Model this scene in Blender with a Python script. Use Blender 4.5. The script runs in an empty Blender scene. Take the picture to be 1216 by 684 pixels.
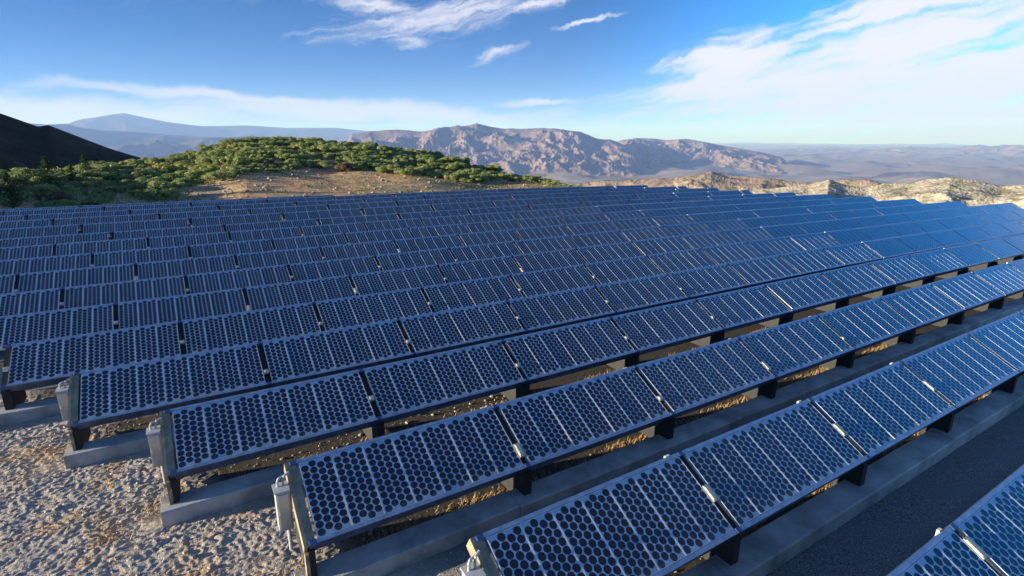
import bpy, bmesh, math, random
import numpy as np
from mathutils import Vector, Matrix
random.seed(7); rng = np.random.default_rng(11)
S = bpy.context.scene
COL = S.collection
R = math.radians

# ------------------------------------------------------------------ camera (solved from the rows of tables)
CAMZ = 4.7
FPX, YAW, HZ = 639.02, R(31.654), 163.37
PIT = math.atan((342 - HZ) / FPX)
FW = np.array([math.sin(YAW) * math.cos(PIT), math.cos(YAW) * math.cos(PIT), -math.sin(PIT)])
RT = np.array([math.cos(YAW), -math.sin(YAW), 0.0]); UP = np.cross(RT, FW)
def ray(u, v): return FW + RT * (u - 608) / FPX + UP * (342 - v) / FPX
def azel(u, v):                                   # world bearing (from +Y towards +X) and elevation
    d = ray(u, v); return math.atan2(d[0], d[1]), math.atan2(d[2], math.hypot(d[0], d[1]))
def prj(p):
    q = np.array(p, float) - np.array([0, 0, CAMZ]); z = q @ FW
    if z < 0.2: return None
    return 608 + FPX * (q @ RT) / z, 342 - FPX * (q @ UP) / z
cd = bpy.data.cameras.new('camera'); cam = bpy.data.objects.new('camera', cd); COL.objects.link(cam)
cd.sensor_width = 36; cd.lens = FPX / 1216 * 36; cd.clip_start = 0.1; cd.clip_end = 400000
M3 = Matrix((RT, UP, -FW)).transposed()
cam.matrix_world = Matrix.Translation((0, 0, CAMZ)) @ M3.to_4x4()
S.camera = cam

# ------------------------------------------------------------------ helpers
def nm(name, parent=None, mesh=None):
    o = bpy.data.objects.new(name, mesh); COL.objects.link(o)
    if parent: o.parent = parent
    return o
def tag(o, label=None, cat=None, group=None, kind=None):
    if label: o['label'] = label
    if cat: o['category'] = cat
    if group: o['group'] = group
    if kind: o['kind'] = kind
    return o
class MB:
    def __init__(s): s.v = []; s.f = []; s.m = []; s.uv = []
    def face(s, pts, mat=0, uv=None):
        n = len(s.v); s.v += [tuple(p) for p in pts]; s.f.append(tuple(range(n, n + len(pts)))); s.m.append(mat)
        s.uv.append(uv if uv else [(0, 0)] * len(pts))
    def hexa(s, c, mat=0, topmat=None, topuv=None):         # c: 8 corners, bottom 4 (ccw from above) then top 4
        F = [(3, 2, 1, 0), (0, 1, 5, 4), (1, 2, 6, 5), (2, 3, 7, 6), (3, 0, 4, 7)]
        for f in F: s.face([c[i] for i in f], mat)
        s.face([c[i] for i in (4, 5, 6, 7)], mat if topmat is None else topmat, topuv)
    def box(s, x0, x1, y0, y1, z0, z1, mat=0):
        s.hexa([(x0, y0, z0), (x1, y0, z0), (x1, y1, z0), (x0, y1, z0), (x0, y0, z1), (x1, y0, z1), (x1, y1, z1), (x0, y1, z1)], mat)
    def prism_x(s, prof, x0, x1, mat=0):                    # prof: (y,z) polygon, extruded along x
        a = [(x0, y, z) for y, z in prof]; b = [(x1, y, z) for y, z in prof]; n = len(prof)
        s.face(a[::-1], mat); s.face(b, mat)
        for i in range(n): j = (i + 1) % n; s.face([a[i], a[j], b[j], b[i]], mat)
    def tube(s, p, q, r, n=8, mat=0, r2=None):
        p = Vector(p); q = Vector(q); d = (q - p).normalized(); a = d.orthogonal().normalized(); b = d.cross(a); r2 = r if r2 is None else r2
        A = [p + (a * math.cos(t) + b * math.sin(t)) * r for t in [i * 2 * math.pi / n for i in range(n)]]
        B = [q + (a * math.cos(t) + b * math.sin(t)) * r2 for t in [i * 2 * math.pi / n for i in range(n)]]
        for i in range(n): j = (i + 1) % n; s.face([A[i], A[j], B[j], B[i]], mat)
        s.face(A[::-1], mat); s.face(B, mat)
    def mesh(s, name, mats, weld=True):
        me = bpy.data.meshes.new(name); me.from_pydata(s.v, [], s.f)
        for m in mats: me.materials.append(m)
        me.polygons.foreach_set('material_index', s.m)
        ul = me.uv_layers.new(name='UVMap'); flat = [c for f in s.uv for p in f for c in p]
        ul.data.foreach_set('uv', flat)
        bm = bmesh.new(); bm.from_mesh(me)
        if weld: bmesh.ops.remove_doubles(bm, verts=bm.verts, dist=1e-5)
        bmesh.ops.recalc_face_normals(bm, faces=bm.faces); bm.to_mesh(me); bm.free()
        me.update(); return me

# numpy gradient noise --------------------------------------------------
def _h(ix, iy, seed):
    n = (ix.astype(np.int64) * 374761393 + iy.astype(np.int64) * 668265263 + seed * 1274126177) & 0xffffffff
    n = ((n ^ (n >> 13)) * 1274126177) & 0xffffffff
    n = n ^ (n >> 16); return (n & 0xffff) / 65535.0 * 2 * math.pi
def gn(x, y, seed=0):
    ix = np.floor(x); iy = np.floor(y); fx = x - ix; fy = y - iy
    u = fx * fx * fx * (fx * (fx * 6 - 15) + 10); v = fy * fy * fy * (fy * (fy * 6 - 15) + 10)
    def g(a, b):
        t = _h(ix + a, iy + b, seed); return np.cos(t) * (fx - a) + np.sin(t) * (fy - b)
    return ((g(0, 0) * (1 - u) + g(1, 0) * u) * (1 - v) + (g(0, 1) * (1 - u) + g(1, 1) * u) * v) * 1.5
def fbm(x, y, o=4, seed=0, gain=.5):
    a = 1.0; s = 0; 
    for i in range(o): s = s + a * gn(x, y, seed + i * 17); x = x * 2.03 + 5.1; y = y * 2.03 + 1.7; a *= gain
    return s
def ridged(x, y, o=5, seed=0, gain=.5):
    a = 1.0; s = 0; w = 1.0
    for i in range(o):
        n = (1 - np.abs(gn(x, y, seed + i * 31))) ** 2 * w; w = np.clip(n * 1.6, 0, 1); s = s + a * n
        x = x * 2.07 + 3.3; y = y * 2.07 + 7.7; a *= gain
    return s
def ss(a, b, x): t = np.clip((x - a) / (b - a), 0, 1); return t * t * (3 - 2 * t)

# ------------------------------------------------------------------ materials
class NT:
    def __init__(s, tree): s.t = tree; s.n = tree.nodes; s.l = tree.links
    def node(s, typ, ins=None, **kw):
        n = s.n.new(typ)
        for k, v in kw.items(): setattr(n, k, v)
        if ins:
            for k, v in ins.items():
                if isinstance(v, bpy.types.NodeSocket): s.l.new(v, n.inputs[k])
                else: n.inputs[k].default_value = v
        return n
    def m(s, op, a, b=0.0, c=None, clamp=False):
        ins = {0: a, 1: b}
        if c is not None: ins[2] = c
        n = s.node('ShaderNodeMath', ins, operation=op, use_clamp=clamp); return n.outputs[0]
    def mix(s, f, a, b, bt='MIX'):
        n = s.node('ShaderNodeMix', None, data_type='RGBA', blend_type=bt)
        for i, v in ((0, f), (6, a), (7, b)):
            if isinstance(v, bpy.types.NodeSocket): s.l.new(v, n.inputs[i])
            else: n.inputs[i].default_value = v if i == 0 else (tuple(v) + (1,))[:4]
        return n.outputs[2]
    def noise(s, vec, scale, detail=4, rough=.55, out=0, dist=0.0):
        n = s.node('ShaderNodeTexNoise', {'Scale': scale, 'Detail': detail, 'Roughness': rough, 'Distortion': dist})
        s.l.new(vec, n.inputs['Vector']); return n.outputs[out]
    def ramp(s, f, a, b, lo=0.0, hi=1.0, smooth=False):
        n = s.node('ShaderNodeMapRange', {0: f, 1: a, 2: b, 3: lo, 4: hi})
        if smooth: n.interpolation_type = 'SMOOTHSTEP'
        return n.outputs[0]
def mat(name):
    m = bpy.data.materials.new(name); m.use_nodes = True; t = NT(m.node_tree)
    return m, t, t.n['Principled BSDF'], t.n['Material Output']
def simple(name, col, rough=.6, metal=0.0, var=.15, scale=8.0, bump=0.0, bscale=40.0, col2=None, spec=.5):
    m, t, b, o = mat(name)
    tc = t.node('ShaderNodeTexCoord').outputs['Object']
    n = t.noise(tc, scale, 5, .6)
    c2 = col2 if col2 else tuple(c * (1 - var * 1.6) for c in col)
    t.l.new(t.mix(t.ramp(n, .35, .65), c2, tuple(c * (1 + var * .3) for c in col)), b.inputs['Base Color'])
    b.inputs['Roughness'].default_value = rough; b.inputs['Metallic'].default_value = metal; b.inputs['Specular IOR Level'].default_value = spec
    if bump:
        bn = t.node('ShaderNodeBump', {'Strength': bump, 'Distance': .01, 'Height': t.noise(tc, bscale, 5, .6)})
        t.l.new(bn.outputs[0], b.inputs['Normal'])
    return m
def module_mat(name, cw, cv, r, ncol, W, Ln):
    m, t, b, o = mat(name)
    uv = t.node('ShaderNodeUVMap'); uv.uv_map = 'UVMap'
    sp = t.node('ShaderNodeSeparateXYZ', {0: uv.outputs[0]})
    x = t.m('ADD', sp.outputs[0], -(W - ncol * cw) / 2); y = sp.outputs[1]
    u = t.m('DIVIDE', x, cw); col = t.m('FLOOR', u); fx = t.m('MULTIPLY', t.m('SUBTRACT', t.m('SUBTRACT', u, col), .5), cw)
    par = t.m('MODULO', t.m('ADD', col, 20.0), 2.0)
    nr = int((Ln - .005) / cv - .5)
    y0 = (Ln - (nr + .5) * cv) / 2
    v = t.m('ADD', t.m('DIVIDE', t.m('SUBTRACT', y, y0), cv), t.m('MULTIPLY', par, -.5))
    row = t.m('FLOOR', v); fy = t.m('MULTIPLY', t.m('SUBTRACT', t.m('SUBTRACT', v, row), .5), cv)
    d = t.m('SQRT', t.m('ADD', t.m('MULTIPLY', fx, fx), t.m('MULTIPLY', fy, fy)))
    circ = t.ramp(d, r - .0015, r + .0015, 1.0, 0.0)
    for a, lim in ((col, -.5), (row, -.5)): circ = t.m('MULTIPLY', circ, t.m('GREATER_THAN', a, lim))
    circ = t.m('MULTIPLY', circ, t.m('LESS_THAN', col, ncol - .5)); circ = t.m('MULTIPLY', circ, t.m('LESS_THAN', row, nr - .5))
    # thin grid fingers and a bus bar over each cell
    bus = t.m('LESS_THAN', t.m('ABSOLUTE', fx), .0012)
    rnd = t.node('ShaderNodeTexWhiteNoise', {'Vector': t.node('ShaderNodeCombineXYZ', {0: col, 1: row}).outputs[0]}, noise_dimensions='3D').outputs[0]
    oi = t.node('ShaderNodeObjectInfo').outputs['Random']
    cell = t.mix(rnd, (.004, .005, .014), (.008, .009, .026))
    cell = t.mix(t.m('MULTIPLY', bus, .25), cell, (.2, .22, .26))
    dirt = t.noise(t.node('ShaderNodeTexCoord').outputs['Object'], 3.0, 5, .65)
    back = t.mix(t.ramp(dirt, .3, .7), (.36, .48, .62), (.48, .60, .70))
    back = t.mix(t.m('MULTIPLY', oi, .5), back, (.24, .32, .46))
    face = t.mix(circ, back, cell)
    streak = t.noise(t.node('ShaderNodeCombineXYZ', {0: t.m('MULTIPLY', sp.outputs[0], 30.0), 1: t.m('MULTIPLY', y, 3.0), 2: t.m('MULTIPLY', oi, 40.0)}).outputs[0], 1.0, 4, .6)
    dust = t.m('ADD', t.m('MULTIPLY', t.ramp(y, .10, .0), t.ramp(streak, .3, .7, .05, .30)), t.ramp(t.m('MULTIPLY', streak, dirt), .22, .42, .0, .05))
    t.l.new(t.mix(dust, face, (.30, .27, .24)), b.inputs['Base Color'])
    t.l.new(t.ramp(dirt, .35, .75, .07, .16), b.inputs['Roughness'])
    b.inputs['IOR'].default_value = 1.6; b.inputs['Specular IOR Level'].default_value = .5
    return m
MODW, MODL, ML = .366, .925, 1.027
FMW = .527
m_cells = module_mat('module_cells', .0878, .0872, .0422, 4, MODW, MODL)
m_cells_far = module_mat('module_cells_wide', .0860, .0872, .0422, 6, FMW, MODL)
m_alu = simple('anodised_frame', (.70, .73, .78), .45, .15, .15, 6)
m_rail_lit = simple('rail_lit_top', (.40, .47, .58), .4, .3, .2, 9)  # upper face of the rails, its brightness put into the colour
m_rail_shade = simple('galvanised_rail_shaded', (.18, .22, .30), .36, .75, .25, 9, .15, 60)  # sides of the same rails, darkened in colour to carry their shade
m_dark = simple('dark_steel', (.018, .018, .020), .75, 0, .3, 12, .2, 50)
m_tan = simple('weathered_tan_steel', (.33, .27, .17), .7, 0, .35, 7, .4, 30, col2=(.17, .14, .10))
m_conc = simple('concrete', (.48, .47, .45), .9, 0, .3, 1.7, .5, 60, col2=(.24, .235, .23))
m_box = simple('grey_painted_box', (.44, .45, .46), .45, .1, .12, 9)
m_clip = simple('cream_clip', (.75, .68, .52), .6, 0, .2, 20)
m_joint = simple('blue_end_cap', (.06, .10, .26), .5, 0, .15, 20)

# ------------------------------------------------------------------ the site: row solution
A_X, PITCH, X00, SX, Y00, D_, E_ = -.00915, 2.2478, 3.147, -1.2453, 1.5105, .9016, .4915
ZK = [-3.53, -3.556, -3.614, -3.645, -3.672, -3.697, -3.707, -3.703, -3.667, -3.631, -3.584, -3.60, -3.51, -3.48, -3.49, -3.50, -3.63]
HT = 1.14
def ytop(k): return Y00 + PITCH * k
def drop(X): q = np.minimum(np.asarray(X, float), 80) - 20; return .0158 * .5 * (q + np.sqrt(q * q + 4))
def topz(k, X): return CAMZ + ZK[k] + A_X * X - float(drop(X))
YG = [ytop(k) - .6 for k in range(17)]
XCREST = None
# hill behind the array: crest in (pixel u, pixel v, distance)
HC = [(-500, 180, 45), (-200, 200, 48), (0, 218, 50), (60, 212, 58), (110, 205, 66), (160, 197, 76), (210, 191, 84), (250, 181, 88), (285, 168, 92), (370, 169, 92), (430, 174, 87),
      (480, 182, 82), (530, 193, 76), (575, 205, 70), (610, 212, 66), (640, 217, 62), (680, 223, 56), (740, 236, 52)]
HAZ = []; HR = []; HZZ = []
for u, v, r in HC:
    a, e = azel(u, v); HAZ.append(a); HR.append(r); HZZ.append(CAMZ + math.tan(e) * r)
def plateau(X, Y):
    z = np.interp(Y, YG, [CAMZ + q - HT for q in ZK])
    return z + A_X * np.clip(X, -60, 80) - drop(X)
def macro(X, Y):
    X = np.asarray(X, float); Y = np.asarray(Y, float)
    zp = plateau(X, Y)
    D = np.maximum.reduce([Y - 40.5, X - 60, (X - (53.6 - .86 * (Y - 15)) - 3.5) / 1.3 * ss(22, 32, X) * ss(8, 14, Y), -25 - Y, -70 - X, np.zeros_like(X)])
    z = zp - 1000 * (1 - np.exp(-D * .00042)) * ss(0, 40, D) 
    az = np.arctan2(X, Y); r = np.hypot(X, Y)
    dc = np.interp(az, HAZ, HR); hc = np.interp(az, HAZ, HZZ)
    r0 = 40.5 / np.maximum(np.cos(az), .2)
    t = (r - r0) / np.maximum(dc - r0, 4)
    up = zp + (hc - zp) * np.clip(t, 0, 1) ** .85
    dn = hc - .30 * np.maximum(r - dc, 0) * ss(0, 25, r - dc)
    hill = np.where(t < 1, up, dn)
    w = ss(HAZ[0] - .5, HAZ[0], az) * (1 - ss(HAZ[-2], HAZ[-1], az)) * (Y > 40.5)
    far = ss(160, 420, r)
    zz = np.where(w > 0, hill * w + z * (1 - w), z)
    z = zz * (1 - far) + z * far
    z = z + fbm(X / 9, Y / 9, 3, 5) * .35 * ss(42, 60, r) * (Y > 40.5) * (1 - far)
    # desert plain relief
    rr = np.hypot(X, Y)
    z = z + ss(6000, 12000, rr) * (fbm(X / 2600, Y / 2600, 4, 40) * 45 + np.maximum(0, ridged(X / 3200, Y / 3200, 5, 90) - .90) * 300)
    return z
def micro(X, Y):
    fade = ss(14.5, 12.5, Y) * ss(.5, 1.5, Y) * ss(-6.5, -5, X) * ss(9.5, 8, X)
    wx = X + .05 * gn(X * 6, Y * 6, 3); wy = Y + .05 * gn(X * 6 + 9, Y * 6, 4)
    # sunken footprints and clods trodden into soft sandy gravel
    n = .014 * gn(wx / .33, wy / .25, 61) + (.011 + .009 * gn(X / .9, Y / .7, 69)) * gn(wx / .085 + wy / .4, wy / .062, 62) + .015 * gn(wx / .044, wy / .038, 63) + .008 * np.abs(gn(wx / .06, wy / .05, 66))
    inside = ss(.0, .9, X - (X00 + SX * (Y - Y00) / PITCH))
    return .85 * n * fade * (1 - .8 * inside)
def ground_z(x, y): return float(macro(np.array([x]), np.array([y]))[0] + micro(np.array([x]), np.array([y]))[0])
def axis(fine0, fine1, step, mids, out):
    a = list(np.arange(fine0, fine1 + 1e-6, step))
    for d, st in mids:                        # outward steps each side
        lo, hi = a[0], a[-1]
        a = list(np.arange(lo - d, lo - 1e-6, st)) + a + list(np.arange(hi + st, hi + d, st))
    st = mids[-1][1]; lo, hi = a[0], a[-1]; L = []; H = []
    while hi < out: st *= 1.06; lo -= st; hi += st; L.append(lo); H.append(hi)
    return np.array(L[::-1] + a + H)
gx = axis(-4.4, 4.6, .02, [(2.0, .08), (70, .9), (60, 3)], 92000)
gy = axis(2.5, 12.2, .02, [(1.6, .08), (70, .9), (60, 3)], 92000)
XX, YY = np.meshgrid(gx, gy)
ZZ = macro(XX, YY) + micro(XX, YY)
def grid_mesh(name, XX, YY, ZZ, mats, smooth=True):
    ny, nx = XX.shape; me = bpy.data.meshes.new(name)
    V = np.stack([XX, YY, ZZ], -1).reshape(-1, 3)
    i = np.arange(ny * nx).reshape(ny, nx)
    F = np.stack([i[:-1, :-1], i[:-1, 1:], i[1:, 1:], i[1:, :-1]], -1).reshape(-1, 4)
    me.vertices.add(len(V)); me.vertices.foreach_set('co', V.ravel().astype(np.float32))
    me.loops.add(F.size); me.loops.foreach_set('vertex_index', F.ravel().astype(np.int32))
    me.polygons.add(len(F)); me.polygons.foreach_set('loop_start', (np.arange(len(F)) * 4).astype(np.int32))
    me.polygons.foreach_set('use_smooth', np.full(len(F), smooth))
    me.update(calc_edges=True)
    for m in mats: me.materials.append(m)
    return me
# ground material
def ground_mat():
    m, t, b, o = mat('ground_soil')
    pos = t.node('ShaderNodeNewGeometry').outputs['Position']; sp = t.node('ShaderNodeSeparateXYZ', {0: pos})
    X, Y = sp.outputs[0], sp.outputs[1]
    n1 = t.noise(pos, 1.1, 5, .6); n2 = t.noise(pos, 14, 6, .65); n3 = t.noise(pos, 60, 4, .6); n0 = t.noise(pos, .35, 4, .5)
    sand = t.mix(t.ramp(n2, .3, .7), (.34, .29, .25), (.58, .505, .435))
    sand = t.mix(t.ramp(n1, .52, .68), sand, (.50, .34, .205))
    sand = t.mix(t.ramp(n3, .52, .72), sand, (.27, .235, .21))
    grav = t.mix(t.ramp(n3, .35, .65), (.07, .072, .075), (.30, .29, .28))
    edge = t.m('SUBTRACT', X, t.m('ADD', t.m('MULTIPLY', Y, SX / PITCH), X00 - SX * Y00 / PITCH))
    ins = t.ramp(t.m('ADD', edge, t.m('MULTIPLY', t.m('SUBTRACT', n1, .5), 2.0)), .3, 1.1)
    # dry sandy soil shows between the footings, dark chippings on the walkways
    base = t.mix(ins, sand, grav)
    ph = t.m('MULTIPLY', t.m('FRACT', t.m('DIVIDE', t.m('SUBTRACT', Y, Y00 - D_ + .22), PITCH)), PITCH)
    under_shade = t.m('MULTIPLY', t.m('MULTIPLY', t.ramp(t.m('ADD', ph, t.m('MULTIPLY', n1, .3)), 1.45, 1.05), t.ramp(edge, .05, .5)), t.ramp(Y, 1.5, 2.2))
    base = t.mix(t.m('MULTIPLY', under_shade, .92), base, t.mix(n2, (.035, .028, .022), (.075, .058, .042)))  # shade beneath the tables, painted into the ground colour
    nb = t.noise(pos, .16, 6, .65); nc = t.noise(pos, 1.3, 6, .7)
    hill = t.mix(t.ramp(nc, .35, .65), (.46, .27, .14), (.70, .44, .24))
    hill = t.mix(t.ramp(nb, .48, .62), hill, (.36, .29, .17))
    base = t.mix(t.ramp(Y, 39.0, 40.0), base, hill)
    r = t.node('ShaderNodeVectorMath', {0: pos}, operation='LENGTH').outputs['Value']
    nd = t.noise(pos, .0011, 8, .62); ne = t.noise(pos, .0002, 5, .6)
    des = t.mix(t.ramp(nd, .38, .62), (.10, .08, .075), (.46, .36, .29))
    des = t.mix(t.ramp(ne, .45, .6), des, (.30, .23, .20))
    base = t.mix(t.ramp(r, 250, 900), base, des)
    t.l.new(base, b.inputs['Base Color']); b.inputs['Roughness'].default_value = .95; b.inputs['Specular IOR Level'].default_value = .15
    bs = t.ramp(r, 20, 60, 1.0, 0.0)
    bn = t.node('ShaderNodeBump', {'Strength': bs, 'Distance': .02, 'Height': t.m('ADD', n2, t.m('MULTIPLY', n3, .7))})
    bn2 = t.node('ShaderNodeBump', {'Strength': t.m('MULTIPLY', t.ramp(r, 38, 60), t.ramp(r, 300, 200)), 'Distance': .35, 'Height': nc, 'Normal': bn.outputs[0]})
    t.l.new(bn2.outputs[0], b.inputs['Normal'])
    return m
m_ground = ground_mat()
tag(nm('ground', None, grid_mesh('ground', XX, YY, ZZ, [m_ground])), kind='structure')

# ------------------------------------------------------------------ solar tables
n_ = np.array([0, -E_, D_]); n_ /= np.linalg.norm(n_); n_ = np.array([0, n_[1], n_[2]])
s_ = np.array([0, -D_, -E_]) / ML
def P(x, t, h): q = np.array([x, 0, 0]) + s_ * t + n_ * h; return tuple(q)
def module_into(mb, x0, w, t0, ln, h=0.0, lod=0):
    x1 = x0 + w; t1 = t0 + ln; th = .032
    if lod == 0:
        fr = .007
        mb.hexa([P(x0 + .002, t1 - .002, h - th), P(x1 - .002, t1 - .002, h - th), P(x1 - .002, t0 + .002, h - th), P(x0 + .002, t0 + .002, h - th),
                 P(x0 + .002, t1 - .002, h - .0012), P(x1 - .002, t1 - .002, h - .0012), P(x1 - .002, t0 + .002, h - .0012), P(x0 + .002, t0 + .002, h - .0012)],
                1, 0, [(.002, .002), (w - .002, .002), (w - .002, ln - .002), (.002, ln - .002)])
        for a0, a1, b0, b1 in ((x0, x0 + fr, t0, t1), (x1 - fr, x1, t0, t1), (x0 + fr, x1 - fr, t0, t0 + fr), (x0 + fr, x1 - fr, t1 - fr, t1)):
            mb.hexa([P(a0, b1, h - th - .002), P(a1, b1, h - th - .002), P(a1, b0, h - th - .002), P(a0, b0, h - th - .002), P(a0, b1, h), P(a1, b1, h), P(a1, b0, h), P(a0, b0, h)], 1)
    else:
        mb.hexa([P(x0, t1, h - th), P(x1, t1, h - th), P(x1, t0, h - th), P(x0, t0, h - th), P(x0, t1, h), P(x1, t1, h), P(x1, t0, h), P(x0, t0, h)], 1, 1)
        f = .012
        mb.face([P(x0 + f, t1 - f, h + .002), P(x1 - f, t1 - f, h + .002), P(x1 - f, t0 + f, h + .002), P(x0 + f, t0 + f, h + .002)], 0, [(f, f), (w - f, f), (w - f, ln - f), (f, ln - f)])
def rail_box(mb, x0, x1, t0, t1, h0, h1, mat=0, top=None):
    mb.hexa([P(x0, t1, h0), P(x1, t1, h0), P(x1, t0, h0), P(x0, t0, h0), P(x0, t1, h1), P(x1, t1, h1), P(x1, t0, h1), P(x0, t0, h1)], mat, top)
CLR = .43                               # bottom edge above the footing top
def web_prof():                          # side view of the triangular support: (y,z) in table space
    zb = -E_ - CLR - .045
    a = s_ * .05 - n_ * .105; b = s_ * (ML - .03) - n_ * .105
    return [(a[1], a[2]), (b[1], b[2]), (b[1] - .055, b[2] - .02), (b[1] - .055, zb), (b[1] + .20, zb), (b[1] + .24, zb - .12), (a[1], zb - .12)]
KIT = {}
def kit(kind):
    if kind in KIT: return KIT[kind]
    w, g, L = (MODW + .002, .003, 2.7) if kind == 'near' else (FMW + .003, .004, 3.93)
    cells = m_cells if kind == 'near' else m_cells_far
    n = 7; span = n * w + (n - 1) * g; x0 = L - span - (L - span) * .0
    T0 = (ML - MODL) / 2
    k = dict(L=L, w=w, g=g, n=n, span=span)
    mb = MB(); module_into(mb, 0, w, T0, MODL); k['module'] = mb.mesh('solar_module', [cells, m_alu], False)
    mb = MB(); rail_box(mb, -.005, L - .009, .002, T0 - .004, -.075, .004, 0, 1); k['rail_top'] = mb.mesh('top_rail', [m_rail_shade, m_rail_lit])
    mb = MB(); rail_box(mb, -.005, L - .009, ML - T0 + .004, ML - .002, -.15, .004, 0, 1); k['rail_bottom'] = mb.mesh('bottom_rail', [m_rail_shade, m_rail_lit])
    mb = MB(); mb.prism_x(web_prof(), -.105, .012); k['web'] = mb.mesh('support_web', [m_dark])
    mb = MB(); rail_box(mb, -.10, -.012, .03, ML - .03, -.104, -.045); k['beam'] = mb.mesh('cross_beam', [m_dark])
    mb = MB()
    rail_box(mb, -.088, -.020, .001, .055, -.085, .0075); k['cap'] = mb.mesh('rail_joint', [m_joint])
    mb = MB(); rail_box(mb, -.088, -.020, ML - .055, ML - .001, -.157, .0075); k['cap2'] = mb.mesh('rail_joint', [m_joint])
    mb = MB(); mb.box(-.25, -.18, .028, .055, -.07, -.022); mb.box(-.262, -.246, .035, .06, -.10, -.068); mb.box(-.194, -.178, .035, .06, -.10, -.068)
    k['bracket'] = mb.mesh('rear_bracket', [m_clip])
    for nme, a, b in (('clip', 0, .20), ('clip_small', 0, .085)):
        mb = MB(); rail_box(mb, -.092, -.014, a, b, -.03, .006); rail_box(mb, -.080, -.027, a + .02, b - .02, .006, .014); k[nme] = mb.mesh('cable_clip', [m_clip])
    for nn in range(1, n + 1):            # one-piece versions for tables too far to show parts
        mb = MB()
        for i in range(nn): module_into(mb, i * (w + g), w, T0, MODL, 0, 1)
        Ls = nn * (w + g) + .05
        rail_box(mb, -.02, Ls, .004, T0 - .004, -.06, .004, 1); rail_box(mb, -.02, Ls, ML - T0 + .004, ML - .004, -.08, .004, 1)
        mb.prism_x(web_prof(), -.085, -.025, 2)
        rail_box(mb, -.07, -.03, .35, .47, -.03, .002, 3)
        k['whole%d' % nn] = mb.mesh('solar_table', [cells, m_alu, m_dark, m_clip], False)
    KIT[kind] = k; return k
ORD = 'first second third fourth fifth sixth seventh eighth ninth tenth eleventh twelfth thirteenth fourteenth fifteenth sixteenth seventeenth eighteenth nineteenth twentieth twenty-first twenty-second twenty-third'.split()
ENDX = {6: 53.6, 7: 50.8, 8: 48.8, 9: 46.7, 10: 45.0, 11: 43.3, 12: 40.9, 13: 39.5, 14: 38.0, 15: 36.2, 16: 8.9}
FARX = {11: -2.52, 12: -3.70, 13: -4.92, 14: -6.17, 15: -7.40, 16: -8.6}
tables = []                               # (row, x_left, nmod, kind, inview, width px)
for k in range(17):
    near = k <= 10; L = 2.7 if near else 3.93; w = MODW + .005 if near else FMW + .007
    base = X00 + SX * k if near else FARX[k]
    i0 = 0 if k <= 4 else -40
    for i in range(i0, 40):
        x = base + i * L; n = 7
        if k in ENDX:
            room = ENDX[k] - x
            if room < 1.5 * w: break
            n = min(7, int(room / w + .3))
        zz = topz(k, x)
        pts = [(x, ytop(k), zz), (x + L, ytop(k), topz(k, x + L)), (x, ytop(k) - D_, zz - E_), (x + L, ytop(k) - D_, topz(k, x + L) - E_)]
        pr = [prj(p) for p in pts]
        vis = all(pr) and max(p[0] for p in pr) > 6 and min(p[0] for p in pr) < 1210 and min(p[1] for p in pr) < 680
        shade = (not vis) and k >= 5 and -3.2 < ((pr[1][0] - 0) / 60 if pr[1] else -9) < 0     # the next table out of frame shades what is seen
        if not vis and not shade: continue
        wpx = (math.hypot(pr[1][0] - pr[0][0], pr[1][1] - pr[0][1]) if pr[0] and pr[1] else 300)
        tables.append((k, x, n, 'near' if near else 'far', vis, wpx, i))
print('tables', len(tables), 'visible', sum(1 for t in tables if t[4]))
def place(o, k, x, L):
    z0 = topz(k, x); z1 = topz(k, x + L)
    o.location = (x, ytop(k), z0); o.rotation_euler = (random.gauss(0, .0022), -math.atan2(z1 - z0, L) + random.gauss(0, .0006), 0)
MODNAME = 'solar_module'
for k in range(17):
    row = [t for t in tables if t[0] == k]; vis = [t for t in row if t[4]]
    for t in row:
        _, x, n, kind, v, wpx, i = t; K = kit(kind); gap = K['L'] - K['span']
        if v:
            j = vis.index(t); q = len(vis) - 1 - j
            if k <= 4: where = '%s from the left end of the %s row from front' % (ORD[j], ORD[k])
            elif k in ENDX and q < j: where = '%s from the right end of the %s row from front' % (ORD[q], ORD[k])
            else: where = '%s from the left edge in the %s row from front' % (ORD[j], ORD[k])
            look = 'dark dotted' if (k <= 6 and x < 9) else ('bright blue' if prj((x, ytop(k), topz(k, x)))[0] > 980 else 'dark blue')
            lab = '%s solar table, %s' % (look, where)
        else: lab = 'dark solar table at the outer left end of the %s row' % ORD[k]
        if wpx < 42 or not v:
            o = nm('solar_table', None, K['whole%d' % n]); place(o, k, x + gap, K['L'])
            tag(o, lab, 'solar table', 'tables of solar modules in rows'); continue
        o = nm('solar_table'); place(o, k, x + gap, K['L']); tag(o, lab, 'solar table', 'tables of solar modules in rows')
        for a in range(n):
            c = nm(MODNAME, o, K['module']); c.location = (a * (K['w'] + K['g']), 0, 0); c.rotation_euler = (random.gauss(0, .0012), random.gauss(0, .0008), 0)
        rt = nm('rail', o, K['rail_top']); rb = nm('rail', o, K['rail_bottom'])
        rt.location.x = rb.location.x = -gap + .01
        if n < 7:
            sc = (n * (K['w'] + K['g']) + gap) / K['L']; rt.scale.x = rb.scale.x = sc
        end = (k <= 4 and i == 0)
        if not end:
            nm('support', o, K['web']); nm('cross_beam', o, K['beam'])
        nm('rail_joint', o, K['cap']); nm('rail_joint', o, K['cap2'])
        if wpx > 70 and not end:
            c = nm('cable_clip', o, K['clip'] if (k <= 1 or random.random() < .25) else K['clip_small'])
            c.location = P(0, {0: .14, 1: .45}.get(k, .62 + random.uniform(-.08, .08)), 0)
            if k >= 1: nm('bracket', o, K['bracket'])
            else: q = nm('bracket', o, K['bracket']); q.scale = (.8, 1, 1.8)
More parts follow.
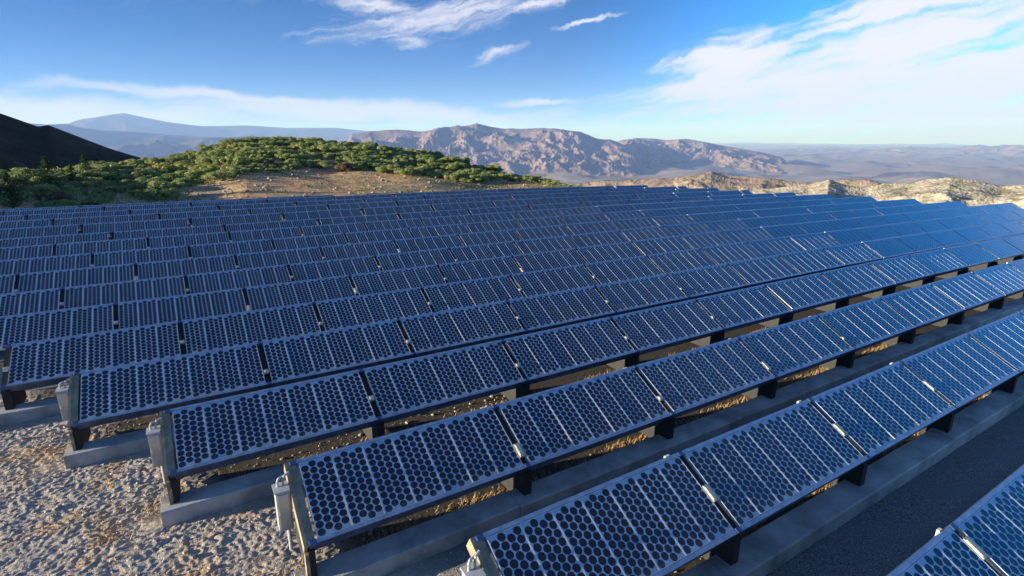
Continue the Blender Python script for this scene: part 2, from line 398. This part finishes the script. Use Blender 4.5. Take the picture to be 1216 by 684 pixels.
# left end supports of the first five rows, with their junction boxes
def end_kit():
    mb = MB(); pr = web_prof(); mb.prism_x(pr, -.105, -.045); 
    a = mb.mesh('end_support', [m_dark])
    mb = MB(); rail_box(mb, -.15, -.115, .0, ML - .0, -.16, -.002); rail_box(mb, -.115, -.030, .0, ML - .0, -.16, -.135); rail_box(mb, -.115, -.030, .0, ML, -.022, -.004)
    zb = -E_ - CLR - .045; fy = -D_
    mb.box(-.15, -.112, fy - .0, fy + .085, zb, -E_ - .10); 
    b = mb.mesh('end_channel', [m_tan])
    # box: door, body, lid lip, conduits
    mb = MB(); X0, X1 = -.155 - .15, -.155
    mb.box(X0, X1, -.31, -.14, -.66, -.16); mb.box(X0 - .012, X1 + .0, -.325, -.125, -.16, -.145)
    mb.box(X0 + .015, X1 - .02, -.322, -.31, -.63, -.19)
    bx = mb.mesh('junction_box', [m_box])
    mb = MB(); mb.box(X0 + .01, X0 + .025, -.329, -.322, -.44, -.38); hn = mb.mesh('latch', [m_alu])
    mb = MB()
    mb.tube((X0 + .10, -.26, -.655), (X0 + .10, -.26, -.96), .022, 10)
    cn = [mb.mesh('conduit', [m_box])]
    for dx, dz in ((.04, 0), (.10, .012)):
        mb = MB(); q = [(X0 + dx, -.2, -.15), (X0 + dx, -.2, -.09), (X0 + dx + .02, -.18, -.06 + dz), (-.13, -.15, -.045 + dz)]
        mb.tube(q[0], q[1], .013); mb.tube(q[1], q[2], .013); mb.tube(q[2], q[3], .013); cn.append(mb.mesh('cable', [m_box]))
    return a, b, bx, hn, cn
EK = end_kit()
for o in [x for x in COL.objects if x.name.startswith('solar_table')]:
    for k in range(5):
        if abs(o.location.y - ytop(k)) < .01 and abs(o.location.x - (X00 + SX * k + .108)) < .05 and o.data is None:
            nm('support', o, EK[0]); c = nm('end_channel', o, EK[1])
            b = nm('junction_box', o, EK[2]); nm('latch', b, EK[3]); [nm(q.name.split('.')[0], b, q) for q in EK[4]]
# concrete footings
def footing(k):
    x0 = X00 + SX * k - .16 if k <= 4 else -14.0
    x1 = min(60, {0: 12, 1: 16, 2: 26, 3: 34}.get(k, 46))
    if k in ENDX: x1 = ENDX[k]
    mb = MB(); y0 = ytop(k) - D_ - .13; y1 = y0 + .37; x = x0; j = 0; sec = 2.7
    while x < x1:
        e = min(x + sec, x1); 
        za = topz(k, x) - E_ - CLR; zb = topz(k, e) - E_ - CLR; jz = random.uniform(-.006, .006); jy = random.uniform(-.008, .008); b = .018
        A = [(y0 + jy, -.22), (y1 + jy, -.22), (y1 + jy, -b), (y1 + jy - b, 0), (y0 + jy + b, 0), (y0 + jy, -b)]
        p = [(x + .004, y, za + jz + z) for y, z in A]; q = [(e - .004, y, zb + jz + z) for y, z in A]
        mb.face(p[::-1]); mb.face(q)
        for i in range(6): h = (i + 1) % 6; mb.face([p[i], p[h], q[h], q[i]])
        x = e; j += 1; sec = 5.4
    o = nm('concrete_footing', None, mb.mesh('concrete_footing', [m_conc], False))
    side = 'running under the lower edge of the %s row of solar tables' % ORD[k]
    tag(o, 'low grey concrete footing ' + side, 'footing', 'concrete footings under the rows')
for k in range(0, 8): footing(k)

# ------------------------------------------------------------------ dry grass at the footings, pebbles
def blades(mb, x, y, z, n, h, sp, mats=(0,)):
    for _ in range(n):
        a = random.uniform(0, 6.28); dx, dy = random.gauss(0, sp), random.gauss(0, sp); l = random.uniform(.5, 1) * h; w = .004 + .004 * random.random()
        bx, by = x + dx, y + dy; tx, ty = bx + math.cos(a) * l * .7, by + math.sin(a) * l * .7
        px, py = -math.sin(a) * w, math.cos(a) * w
        mb.face([(bx - px, by - py, z), (bx + px, by + py, z), (tx, ty, z + l * random.uniform(.5, 1))], random.choice(mats))
m_straw = simple('dry_straw', (.50, .33, .15), .9, 0, .4, 5, col2=(.34, .20, .09))
m_peb = simple('pebble', (.42, .37, .34), .9, 0, .4, 3, .3, 60, col2=(.20, .18, .17))
mb = MB()
for k in range(1, 6):
    xa = X00 + SX * k + .1; x = xa
    while x < xa + 14:
        if gn(np.array([x * .9]), np.array([k * 7.3]), 8)[0] > -.25:
            zf = topz(k, x) - HT
            for yy in (.27, .36, .50): blades(mb, x, ytop(k) - D_ + yy, zf, 16, .12, .05)
        x += .10
for _ in range(150):
    k = random.choice((2, 2, 3, 3, 4)); x = X00 + SX * k + random.gauss(-.35, .45); y = ytop(k) - D_ + random.gauss(.1, .55)
    if 4.0 < y < 11.5: blades(mb, x, y, ground_z(x, y), random.randint(5, 16), .07, .06)
tag(nm('dry_grass', None, mb.mesh('dry_grass', [m_straw], False)), 'dry orange straw lying by the concrete footings and row ends', 'grass', kind='stuff')
mb = MB()
def rock(mb, x, y, z, r):
    n = 6; a0 = random.random() * 6; top = []; mid = []; bot = []
    for i in range(n):
        t = a0 + i * 2 * math.pi / n; q = r * random.uniform(.7, 1.15)
        mid.append((x + q * math.cos(t), y + q * math.sin(t) * .8, z + r * .15)); q *= .55; top.append((x + q * math.cos(t), y + q * math.sin(t), z + r * random.uniform(.5, .75)))
        bot.append((x + q * math.cos(t), y + q * math.sin(t), z - r * .3))
    for i in range(n): j = (i + 1) % n; mb.face([mid[i], mid[j], top[j], top[i]]); mb.face([bot[i], bot[j], mid[j], mid[i]])
    mb.face(top)
PX = rng.uniform(-5, 5, 5200); PY = rng.uniform(2.5, 12.3, 5200); PZ = macro(PX, PY) + micro(PX, PY)
for x, y, z in zip(PX, PY, PZ):
    rock(mb, x, y, z, min(.045, .008 + random.expovariate(1) * .008))
tag(nm('pebbles', None, mb.mesh('pebbles', [m_peb], False)), 'small grey pebbles strewn over the sandy ground', 'pebbles', kind='stuff')

# ------------------------------------------------------------------ shrubs on the hill
def leaf_mat(name, c1, c2, c3):
    m, t, b, o = mat(name)
    g = t.node('ShaderNodeNewGeometry'); oi = t.node('ShaderNodeObjectInfo').outputs['Random']
    c = t.mix(g.outputs['Random Per Island'], c1, c2); c = t.mix(t.m('MULTIPLY', oi, .75), c, c3)
    t.l.new(c, b.inputs['Base Color']); b.inputs['Roughness'].default_value = .55; b.inputs['Specular IOR Level'].default_value = .3
    tr = t.node('ShaderNodeBsdfTranslucent'); t.l.new(c, tr.inputs[0])
    mx = t.node('ShaderNodeMixShader', {0: .25}); t.l.new(b.outputs[0], mx.inputs[1]); t.l.new(tr.outputs[0], mx.inputs[2]); t.l.new(mx.outputs[0], o.inputs[0])
    return m
m_leaf = leaf_mat('shrub_leaves', (.09, .14, .035), (.38, .45, .16), (.34, .37, .14))
m_yel = leaf_mat('yellow_leaves', (.22, .25, .05), (.42, .42, .10), (.36, .36, .12))
m_brown = leaf_mat('brown_leaves', (.11, .075, .05), (.22, .15, .09), (.16, .13, .07))
m_need = leaf_mat('needles', (.025, .06, .02), (.07, .12, .04), (.06, .10, .04))
m_wood = simple('bark', (.16, .12, .09), .9, 0, .3, 6, .5, 20)
def leaf(mb, p, nrm, s):
    d = Vector(nrm) + Vector((random.gauss(0, .6), random.gauss(0, .6), random.gauss(0, .6))); d.normalize()
    a = d.orthogonal().normalized(); t = random.uniform(0, 6.28); b = d.cross(a); u = a * math.cos(t) + b * math.sin(t); w = d.cross(u)
    p = Vector(p); l = s * random.uniform(.7, 1.3); ww = l * .45
    mb.face([p - u * l, p + w * ww, p + u * l, p - w * ww])
def shrub_mesh(i, mt, flat=1.0):
    rnd = random.Random(100 + i); mb = MB(); lobes = []
    n = rnd.randint(15, 21)
    for _ in range(n):
        a = rnd.uniform(0, 6.28); r = .72 * math.sqrt(rnd.random()); z = rnd.uniform(.25, .72) * (1.05 - r * .55)
        lobes.append((r * math.cos(a), r * math.sin(a), z * flat, rnd.uniform(.14, .27)))
    for (x, y, z, q) in lobes:
        for _ in range(380):
            d = Vector((rnd.gauss(0, 1), rnd.gauss(0, 1), rnd.gauss(0, 1) + .35)).normalized(); rr = q * rnd.uniform(.72, 1.08)
            leaf(mb, (x + d.x * rr, y + d.y * rr, max(.02, z + d.z * rr * .8)), d, .029)
        for _ in range(24):
            d = Vector((rnd.gauss(0, 1), rnd.gauss(0, 1), rnd.gauss(0, 1))).normalized(); rr = q * .6
            leaf(mb, (x + d.x * rr, y + d.y * rr, max(.02, z + d.z * rr * .8)), d, .12)
    st = MB()
    for (x, y, z, q) in lobes[:7]: st.tube((rnd.uniform(-.06, .06), rnd.uniform(-.06, .06), -.15), (x * .8, y * .8, z), .03, 5, 0, .01)
    return mb.mesh('foliage', [mt], False), st.mesh('stem', [m_wood])
GREEN = [shrub_mesh(i, m_leaf) for i in range(6)]; YEL = [shrub_mesh(20 + i, m_yel) for i in range(2)]; BRN = [shrub_mesh(30 + i, m_brown) for i in range(2)]
LOWB = [(-500, .35), (0, .35), (38, .32), (52, .05), (100, .06), (150, .12), (200, .20), (250, .26), (300, .28), (340, .38), (430, .40), (480, .38), (560, .42), (600, .62), (650, .9), (700, .98)]
LBA = [azel(u, 200)[0] for u, _ in LOWB]; LBV = [b for _, b in LOWB]
def hill_point(u, t):
    az = azel(u, 200)[0]; dc = float(np.interp(az, HAZ, HR)); r0 = 40.5 / math.cos(az); r = r0 + (dc - r0) * t
    return r * math.sin(az), r * math.cos(az), r
placed = []
cnt = 0; tries = 0
def put(kind, fol, stem, x, y, sx, sz, label, cat, group=None):
    z = ground_z(x, y); o = nm(kind); o.location = (x, y, z - .08); o.rotation_euler = (0, 0, random.uniform(0, 6.28)); o.scale = (sx, sx * random.uniform(.85, 1.15), sz)
    f = nm('foliage' if kind != 'pine_tree' else 'crown', o, fol); s = nm('stem' if kind != 'pine_tree' else 'trunk', o, stem); tag(o, label, cat, group); return o
NS = 296
while cnt < NS and tries < 30000:
    tries += 1
    u = random.uniform(-60, 690); t = random.random() ** .8 * 1.12
    lo = float(np.interp(azel(u, 200)[0], LBA, LBV))
    if t < lo: continue
    x, y, r = hill_point(u, t)
    if y < (43.5 if 45 < u < 100 else (46.2 if u < 260 else 42.5)): continue
    w = random.uniform(1.0, 2.3) * (1.0 if u > 120 else .9) * (.55 if u > 600 else 1)
    if any((x - a) ** 2 + (y - b) ** 2 < (w * .62 + c * .62) ** 2 for a, b, c in placed): 
        if tries < 26000: continue
    placed.append((x, y, w)); q = random.random()
    crest = t > .93
    if q < .06 and 120 < u < 300: mesh = random.choice(YEL); c1 = 'yellow-green'
    elif q < .035: mesh = random.choice(BRN); c1 = 'brownish'
    else: mesh = random.choice(GREEN); c1 = 'green'
    where = 'on the crest of the hill against the sky' if crest else ('on the near slope just behind the last row of tables' if t < lo + .15 else 'among the dense chaparral on the hillside')
    h = w * random.uniform(.62, .85)
    put('shrub', mesh[0], mesh[1], x, y, w, h, 'rounded %s shrub %s' % (c1, where), 'shrub', 'shrubs covering the hillside'); cnt += 1
# young pines at the left
def pine_mesh(seed):
    rnd = random.Random(seed); mb = MB()
    for i in range(15):
        z = .12 + i * .06; rr = .36 * (1.02 - z) + .03
        for b in range(9):
            a = rnd.uniform(0, 6.28); L = rr * rnd.uniform(.7, 1.15)
            for j in range(15):
                f = (j + 1) / 15; p = (math.cos(a) * L * f, math.sin(a) * L * f, z + .10 * f * L / .3 - .03 * f + rnd.gauss(0, .012))
                leaf(mb, p, (0, 0, 1), .030)
    st = MB(); st.tube((0, 0, -.06), (0, 0, .97), .022, 8, 0, .004)
    for i in range(10):
        a = rnd.uniform(0, 6.28); z = .15 + i * .07; st.tube((0, 0, z), (math.cos(a) * .2 * (1 - z), math.sin(a) * .2 * (1 - z), z + .05), .006, 5)
    return mb.mesh('crown', [m_need], False), st.mesh('trunk', [m_wood])
PN = [pine_mesh(1), pine_mesh(2)]
for u, t, h, lab in ((5, .25, 2.3, 'dark green young pine at the left edge behind the last row'), (55, .55, 2.7, 'pointed young pine standing above the shrubs before the dark slope'),
                     (84, .62, 1.9, 'small thin pine just right of the pointed pine'), (102, .75, 2.0, 'leaning little pine at the edge of the dark slope')):
    x, y, r = hill_point(u, t); put('pine_tree', *PN[len(lab) % 2], x, y, h * .95, h, lab, 'pine tree')
# undergrowth between the shrubs and dry tufts on the bare slope
def carpet(name, mt, n, sel, size, label, cat):
    mb = MB(); c = 0; k = 0
    US = rng.uniform(-60, 700, n * 3); TS = rng.uniform(0, 1.1, n * 3)
    pts = []
    for u, t in zip(US, TS):
        lo = float(np.interp(azel(u, 200)[0], LBA, LBV))
        if not sel(u, t, lo): continue
        x, y, r = hill_point(u, t)
        if y < 41.3: continue
        pts.append((x, y)); 
        if len(pts) >= n: break
    A = np.array(pts); Z = macro(A[:, 0], A[:, 1])
    for (x, y), z in zip(pts, Z):
        s = size * random.uniform(.5, 1.3)
        for _ in range(9): leaf(mb, (x + random.gauss(0, s), y + random.gauss(0, s), z + abs(random.gauss(0, s * .5))), (0, 0, 1), s * .32)
    tag(nm(name, None, mb.mesh(name, [mt], False)), label, cat, kind='stuff')
carpet('undergrowth', m_leaf, 2600, lambda u, t, lo: t > lo + random.uniform(-.05, .08), .33, 'low green undergrowth between the hillside shrubs', 'undergrowth')
carpet('dry_scrub', m_brown, 1300, lambda u, t, lo: t < lo + .05 and u > 60, .22, 'low dry brown scrub dotted over the bare slope', 'scrub')
carpet('green_scrub', m_leaf, 330, lambda u, t, lo: t < lo and u > 60, .26, 'sparse green tufts on the bare slope', 'scrub')
mb = MB()
for _ in range(900):
    u = random.uniform(60, 690); t = random.random() * .8
    x, y, r = hill_point(u, t)
    if y < 41.5: continue
    rock(mb, x, y, ground_z(x, y), random.uniform(.05, .22))
tag(nm('rocks', None, mb.mesh('rocks', [simple('slope_rock', (.45, .34, .25), .9, 0, .3, 2)], False)), 'tan stones scattered on the brown slope', 'rocks', kind='stuff')

# ------------------------------------------------------------------ mountains
def rock_mat(name, pale_tone, dark, sc, bump_d, veg=None, vs=1.0):
    m, t, b, o = mat(name)
    pos = t.node('ShaderNodeNewGeometry').outputs['Position']
    n = t.noise(pos, sc, 8, .65); n2 = t.noise(pos, sc * 6, 6, .7)
    c = t.mix(t.ramp(n, .35, .65), dark, pale_tone); c = t.mix(t.ramp(n2, .5, .75, 0, .6), c, tuple(x * .55 for x in dark))  # paler and darker rock tones mixed by noise
    if veg: c = t.mix(t.ramp(t.noise(pos, sc * vs, 6, .7), .50, .56), c, veg)
    t.l.new(c, b.inputs['Base Color']); b.inputs['Roughness'].default_value = .95; b.inputs['Specular IOR Level'].default_value = .1
    bn = t.node('ShaderNodeBump', {'Strength': 1.0, 'Distance': bump_d, 'Height': n2}); t.l.new(bn.outputs[0], b.inputs['Normal'])
    return m
def mountain(name, pts, dist, front, back, foot, mt, nsc, amp, seed, nu=420, nv=150, p=1.0, crestn=.08, bould=0, gn_=.5, spur=0):
    """a range that follows a crest line; dist in metres (number or list), foot is the height of its base"""
    A = []; Z = []; Ds = []
    for i, (u, v) in enumerate(pts):
        a, e = azel(u, v); d = dist[i] if isinstance(dist, (list, tuple)) else dist
        A.append(a); Z.append(CAMZ + math.tan(e) * d); Ds.append(d)
    az = np.linspace(A[0], A[-1], nu); t = np.concatenate([np.linspace(-1, 0, int(nv * .72)), np.linspace(0, 1, int(nv * .3))[1:]])
    AZ, T = np.meshgrid(az, t)
    hc = np.interp(AZ, A, Z) - foot; d0 = np.interp(AZ, A, Ds)
    r = d0 + np.where(T < 0, T * front, T * back)
    X = r * np.sin(AZ); Y = r * np.cos(AZ)
    NX, NY = (X, Y) if not spur else (AZ * d0 + 500 * gn(X / 2600, Y / 2600, seed + 3), T * front * spur)
    rd = ridged(NX / nsc, NY / nsc, 7, seed, gn_) - .95
    wv = fbm(X / nsc * .5, Y / nsc * .5, 3, seed + 7)
    tt = np.clip(np.abs(T) + .35 * wv * np.minimum(1, np.abs(T) * 4) * (1 - np.abs(T)), 0, 1)
    prof = (1 - tt) ** p
    z = foot + hc * prof
    env = np.minimum(1, np.abs(T) * 2.6 + crestn) * ss(1.0, .7, np.abs(T)) 
    z = z + rd * amp * env * (.4 + .6 * np.clip(hc / np.max(hc), .0, 1))
    if bould:
        bb = np.abs(gn(X / bould, Y / bould, seed + 50)); b2 = np.abs(gn(X / bould * 2.3, Y / bould * 2.3, seed + 51))
        z = z + ((bb - .35) * bould * .26 + (b2 - .3) * bould * .20) * ss(1, .8, np.abs(T))
    edge = ss(0, .06, (AZ - az[0]) / (az[-1] - az[0])) * ss(1, .94, (AZ - az[0]) / (az[-1] - az[0]))
    low = -60 - np.abs(foot) * .02
    z = foot + low * (1 - edge) + (z - foot) * edge
    z = np.where(np.abs(T) >= .999, foot + low, z)
    o = nm(name, None, grid_mesh(name, X, Y, z, [mt])); tag(o, kind='structure'); return o
PL = -1000 + CAMZ
m_mt = rock_mat('mountain_rock', (.27, .19, .165), (.12, .092, .09), .0012, 60)
m_far = rock_mat('far_mountain_rock', (.10, .085, .08), (.05, .045, .045), .0006, 60)
m_bld = rock_mat('pale_boulder_rock', (.60, .52, .41), (.42, .35, .27), .03, 1.6, veg=(.26, .24, .15), vs=2.2)
m_brn = rock_mat('brown_boulder_rock', (.42, .31, .23), (.24, .17, .13), .012, 3, veg=(.12, .11, .07), vs=2)
m_drk = rock_mat('dark_slope', (.060, .050, .036), (.025, .024, .018), .03, 3)
mountain('mountains', [(395, 172), (415, 160), (440, 156), (470, 154), (500, 156), (530, 153), (552, 150), (566, 147), (580, 150), (600, 153), (640, 152), (670, 154), (690, 157), (708, 164), (730, 168), (750, 176), (775, 190)],
         18500, 5200, 4000, PL, m_mt, 1250, 175, 3, 1000, 320, 1.15, .10, 0, .56, .95)
mountain('mountains', [(690, 192), (715, 173), (740, 166), (765, 164), (790, 166), (815, 165), (838, 169), (860, 173), (880, 177), (900, 180), (920, 185), (945, 192)],
         21500, 4200, 3000, PL, m_mt, 950, 140, 13, 800, 260, 1.15, .10, 0, .56, .95)
mountain('mountains', [(860, 184), (900, 180), (940, 178), (980, 177), (1030, 178), (1080, 176), (1120, 177), (1160, 175), (1200, 174), (1250, 175), (1300, 176)],
         [46000] * 11, 9000, 5000, PL, m_mt, 3000, 300, 23, 420, 90, 1.0, .3)
mountain('mountains', [(-160, 150), (30, 152), (70, 150), (100, 142), (130, 136), (147, 134), (165, 138), (200, 145), (240, 150), (290, 149), (340, 152), (400, 152), (440, 156), (480, 158), (520, 162), (580, 160), (620, 175)],
         50000, 8000, 5000, PL, m_far, 9000, 420, 29, 400, 70, 1.0, .05)
mountain('mountains', [(-160, 150), (0, 149), (30, 146), (55, 148), (80, 147), (92, 151), (120, 155), (150, 156), (200, 160), (250, 163), (320, 163), (400, 168), (460, 180)],
         33000, 7000, 5000, PL, m_far, 6000, 400, 33, 400, 80, 1.0, .05)
mountain('mountains', [(-160, 170), (60, 176), (120, 174), (150, 171), (185, 166), (215, 169), (250, 164), (300, 162), (350, 166), (420, 172), (500, 185)],
         27000, 6000, 4000, PL, m_far, 4200, 420, 37, 400, 90, 1.0, .08)
# boulder hills below the array on the right
mountain('rocky_hills', [(650, 226), (680, 219), (700, 217), (720, 214), (740, 215), (770, 212), (800, 212), (825, 207), (845, 203), (865, 207), (890, 210), (925, 213), (950, 217), (975, 216), (1005, 213), (1030, 214), (1050, 219), (1080, 228)],
         3100, 1100, 900, -650, m_brn, 420, 45, 51, 640, 220, .9, .15, 14)
mountain('rocky_hills', [(850, 240), (880, 231), (905, 225), (935, 222), (960, 221), (985, 213), (1005, 219), (1030, 221), (1050, 217), (1080, 216), (1105, 212), (1130, 210), (1160, 216), (1190, 221), (1220, 219), (1260, 217), (1320, 222), (1400, 230)],
         760, 420, 330, -110, m_bld, 120, 8, 57, 700, 260, .9, .2, 4)
# dark slope at the left
mountain('dark_hill', [(-700, 60), (-420, 70), (-160, 95), (-60, 112), (0, 133), (20, 140), (45, 149), (57, 147), (80, 156), (110, 168), (140, 180), (165, 188), (200, 198), (260, 212)],
         420, 300, 350, -70, m_drk, 120, 14, 71, 420, 130, 1.0, .08)

# ------------------------------------------------------------------ haze
mb = MB(); mb.box(-100000, 100000, -100000, 100000, -1500, 2100)
hz = nm('haze', None, mb.mesh('haze', [])); tag(hz, 'pale blue haze filling the desert valley air', 'haze', kind='stuff')
hm = bpy.data.materials.new('haze'); hm.use_nodes = True; ht = NT(hm.node_tree); ht.n.clear()
ho = ht.node('ShaderNodeOutputMaterial'); pv = ht.node('ShaderNodeVolumePrincipled', {'Color': (.28, .45, 1, 1), 'Absorption Color': (.68, .78, 1, 1), 'Density': 2.7e-5, 'Anisotropy': .0})
ht.l.new(pv.outputs[0], ho.inputs['Volume']); hz.data.materials.append(hm)

# ------------------------------------------------------------------ sun and sky
sun_dir = Vector((-6.2, 1.44, .97)).normalized()
el = math.asin(sun_dir.z); azs = math.atan2(sun_dir.x, sun_dir.y)
sl = bpy.data.lights.new('sun', 'SUN'); sl.energy = 5.0; sl.angle = R(.5); sl.color = (1, .92, .80)
so = bpy.data.objects.new('sun', sl); COL.objects.link(so); so.rotation_euler = (-sun_dir).to_track_quat('-Z', 'Y').to_euler(); so.location = (0, 0, 50)
W = bpy.data.worlds.new('World'); S.world = W; W.use_nodes = True; t = NT(W.node_tree); t.n.clear()
SKYS = .085
out = t.node('ShaderNodeOutputWorld'); bg = t.node('ShaderNodeBackground', {'Strength': SKYS}); t.l.new(bg.outputs[0], out.inputs[0])
dirn = t.node('ShaderNodeTexCoord').outputs['Generated']
sp = t.node('ShaderNodeSeparateXYZ', {0: dirn})
# stretch the elevation so that the deep blue comes lower, as over dry mountain air
zz = t.m('ADD', t.m('MULTIPLY', t.m('MAXIMUM', sp.outputs[2], 0.0), 2.6), .02)
v2 = t.node('ShaderNodeVectorMath', {0: t.node('ShaderNodeCombineXYZ', {0: sp.outputs[0], 1: sp.outputs[1], 2: zz}).outputs[0]}, operation='NORMALIZE').outputs[0]
sky = t.node('ShaderNodeTexSky', {'Vector': v2}, sky_type='NISHITA', sun_disc=False, sun_elevation=el, sun_rotation=azs, altitude=1800, air_density=1.0, dust_density=.6, ozone_density=3.0)
hs = t.node('ShaderNodeHueSaturation', {'Saturation': 1.7, 'Value': 1.0, 'Color': sky.outputs[0]})
high = t.ramp(sp.outputs[2], .45, .80, 0.0, 1.0, True)
skyc = t.mix(high, t.mix(1.0, hs.outputs[0], (.08, .90, 1.02), 'MULTIPLY'), t.mix(1.0, sky.outputs[0], (1.25, 1.12, 1.18), 'MULTIPLY'))
# sky boost away from the sun, added to brighten the panels' reflections
sky_boost = t.ramp(t.node('ShaderNodeVectorMath', {0: dirn, 1: (math.sin(R(95)), math.cos(R(95)), 0)}, operation='DOT_PRODUCT').outputs['Value'], .50, .95, 1.0, 2.8, True)
skyc = t.node('ShaderNodeVectorMath', {0: skyc, 3: sky_boost}, operation='SCALE').outputs[0]
AZ = t.m('ARCTAN2', sp.outputs[0], sp.outputs[1]); EL = t.m('ARCSINE', sp.outputs[2])
# streaky warp
cv = t.node('ShaderNodeCombineXYZ', {0: t.m('MULTIPLY', AZ, 1.0), 1: t.m('MULTIPLY', EL, 1.0)}).outputs[0]
w1 = t.noise(cv, 5.0, 8, .68, 1)
wsep = t.node('ShaderNodeSeparateColor', {0: w1})
wa = t.m('MULTIPLY', t.m('SUBTRACT', wsep.outputs[0], .5), .16); we = t.m('MULTIPLY', t.m('SUBTRACT', wsep.outputs[1], .5), .07)
AW = t.m('ADD', AZ, wa); EW = t.m('ADD', EL, we)
def streak(rot, sa, sb, sc, det=7, rough=.6):
    c, s = math.cos(rot), math.sin(rot)
    a = t.m('ADD', t.m('MULTIPLY', AW, c * sa), t.m('MULTIPLY', EW, s * sa)); b = t.m('ADD', t.m('MULTIPLY', AW, -s * sb), t.m('MULTIPLY', EW, c * sb))
    return t.noise(t.node('ShaderNodeCombineXYZ', {0: a, 1: b}).outputs[0], sc, det, rough)
st1 = streak(R(12), 1.0, 7.0, 6.0)
st2 = streak(R(14), 1.0, 9.0, 14.0, 8, .68)
def blob(u, v, wu, wv, rot=0.0, soft=1.0):          # a soft ellipse, given where it stands in the sky and its angular size
    a0, e0 = azel(u, v); k = 1 / FPX; ra = wu * k * .85; rb = wv * k * .9; c, s = math.cos(rot), math.sin(rot)
    da = t.m('SUBTRACT', AW, a0); de = t.m('SUBTRACT', EW, e0)
    p = t.m('ADD', t.m('MULTIPLY', da, c / ra), t.m('MULTIPLY', de, s / ra)); q = t.m('ADD', t.m('MULTIPLY', da, -s / rb), t.m('MULTIPLY', de, c / rb))
    return t.m('SUBTRACT', 1.0, t.m('SQRT', t.m('ADD', t.m('MULTIPLY', p, p), t.m('MULTIPLY', q, q))))
def mx(L):
    r = L[0]
    for q in L[1:]: r = t.m('MAXIMUM', r, q)
    return r
thick = mx([blob(960, 95, 240, 32, R(6)), blob(1080, 50, 280, 40, R(17)), blob(880, 70, 110, 26, R(10)), blob(815, 106, 120, 17, R(9)), blob(870, 110, 130, 20, R(6)), blob(1000, 120, 300, 34, R(3)), blob(1200, 90, 260, 60, R(6)), blob(1180, 135, 420, 42),
            blob(1400, 60, 300, 120, R(8)), blob(1090, 0, 190, 22, R(14))])
wisp = mx([blob(520, 22, 175, 24, R(9)), blob(480, 45, 60, 14, R(-4)), blob(640, 8, 80, 9, R(12)), blob(585, 60, 50, 8, R(14)), blob(700, 28, 60, 4, R(10)), blob(430, 5, 90, 12), blob(240, -60, 300, 30, R(10)), blob(700, -120, 500, 50, R(12))])
low = mx([blob(300, 117, 260, 10, R(-3)), blob(0, 132, 350, 24), blob(420, 132, 330, 20, R(-2)), blob(640, 118, 70, 6), blob(-350, 120, 300, 40)])
d1 = t.ramp(t.m('ADD', thick, t.m('MULTIPLY', t.m('SUBTRACT', t.m('ADD', t.m('MULTIPLY', st1, .6), t.m('MULTIPLY', st2, .4)), .5), 3.1)), -.12, .80, 0, .97, True)
d2 = t.ramp(t.m('ADD', wisp, t.m('MULTIPLY', t.m('SUBTRACT', t.m('ADD', t.m('MULTIPLY', st1, .45), t.m('MULTIPLY', st2, .55)), .52), 3.2)), -.1, 1.2, 0, .92, True)
d3 = t.ramp(t.m('ADD', low, t.m('MULTIPLY', t.m('SUBTRACT', st1, .5), 1.0)), .0, .75, 0, .80, True)
den = t.m('SUBTRACT', 1.0, t.m('MULTIPLY', t.m('MULTIPLY', t.m('SUBTRACT', 1.0, d1), t.m('SUBTRACT', 1.0, d2)), t.m('SUBTRACT', 1.0, d3)))
veil = t.m('MULTIPLY', t.m('EXPONENT', t.m('MULTIPLY', t.m('MAXIMUM', EL, 0.0), -16.0)), t.ramp(AZ, .3, 1.2, .62, .9))
skyc = t.mix(veil, skyc, (2.6, 2.7, 3.6))

CLOUD = (3.5, 3.5, 3.9)
CLO = t.mix(t.ramp(EL, .0, .12), (2.75, 2.85, 3.8), CLOUD)
t.l.new(t.mix(den, skyc, CLO), bg.inputs['Color'])

S.view_settings.view_transform = 'Standard'; S.view_settings.look = 'None'; S.view_settings.exposure = 1.6; S.view_settings.gamma = 1.0
S.view_settings.use_curve_mapping = False
S.render.engine = 'CYCLES'; C = S.cycles
C.use_denoising = True; C.volume_bounces = 0; C.max_bounces = 5; C.diffuse_bounces = 2; C.glossy_bounces = 3; C.transmission_bounces = 2
C.caustics_reflective = False; C.caustics_refractive = False
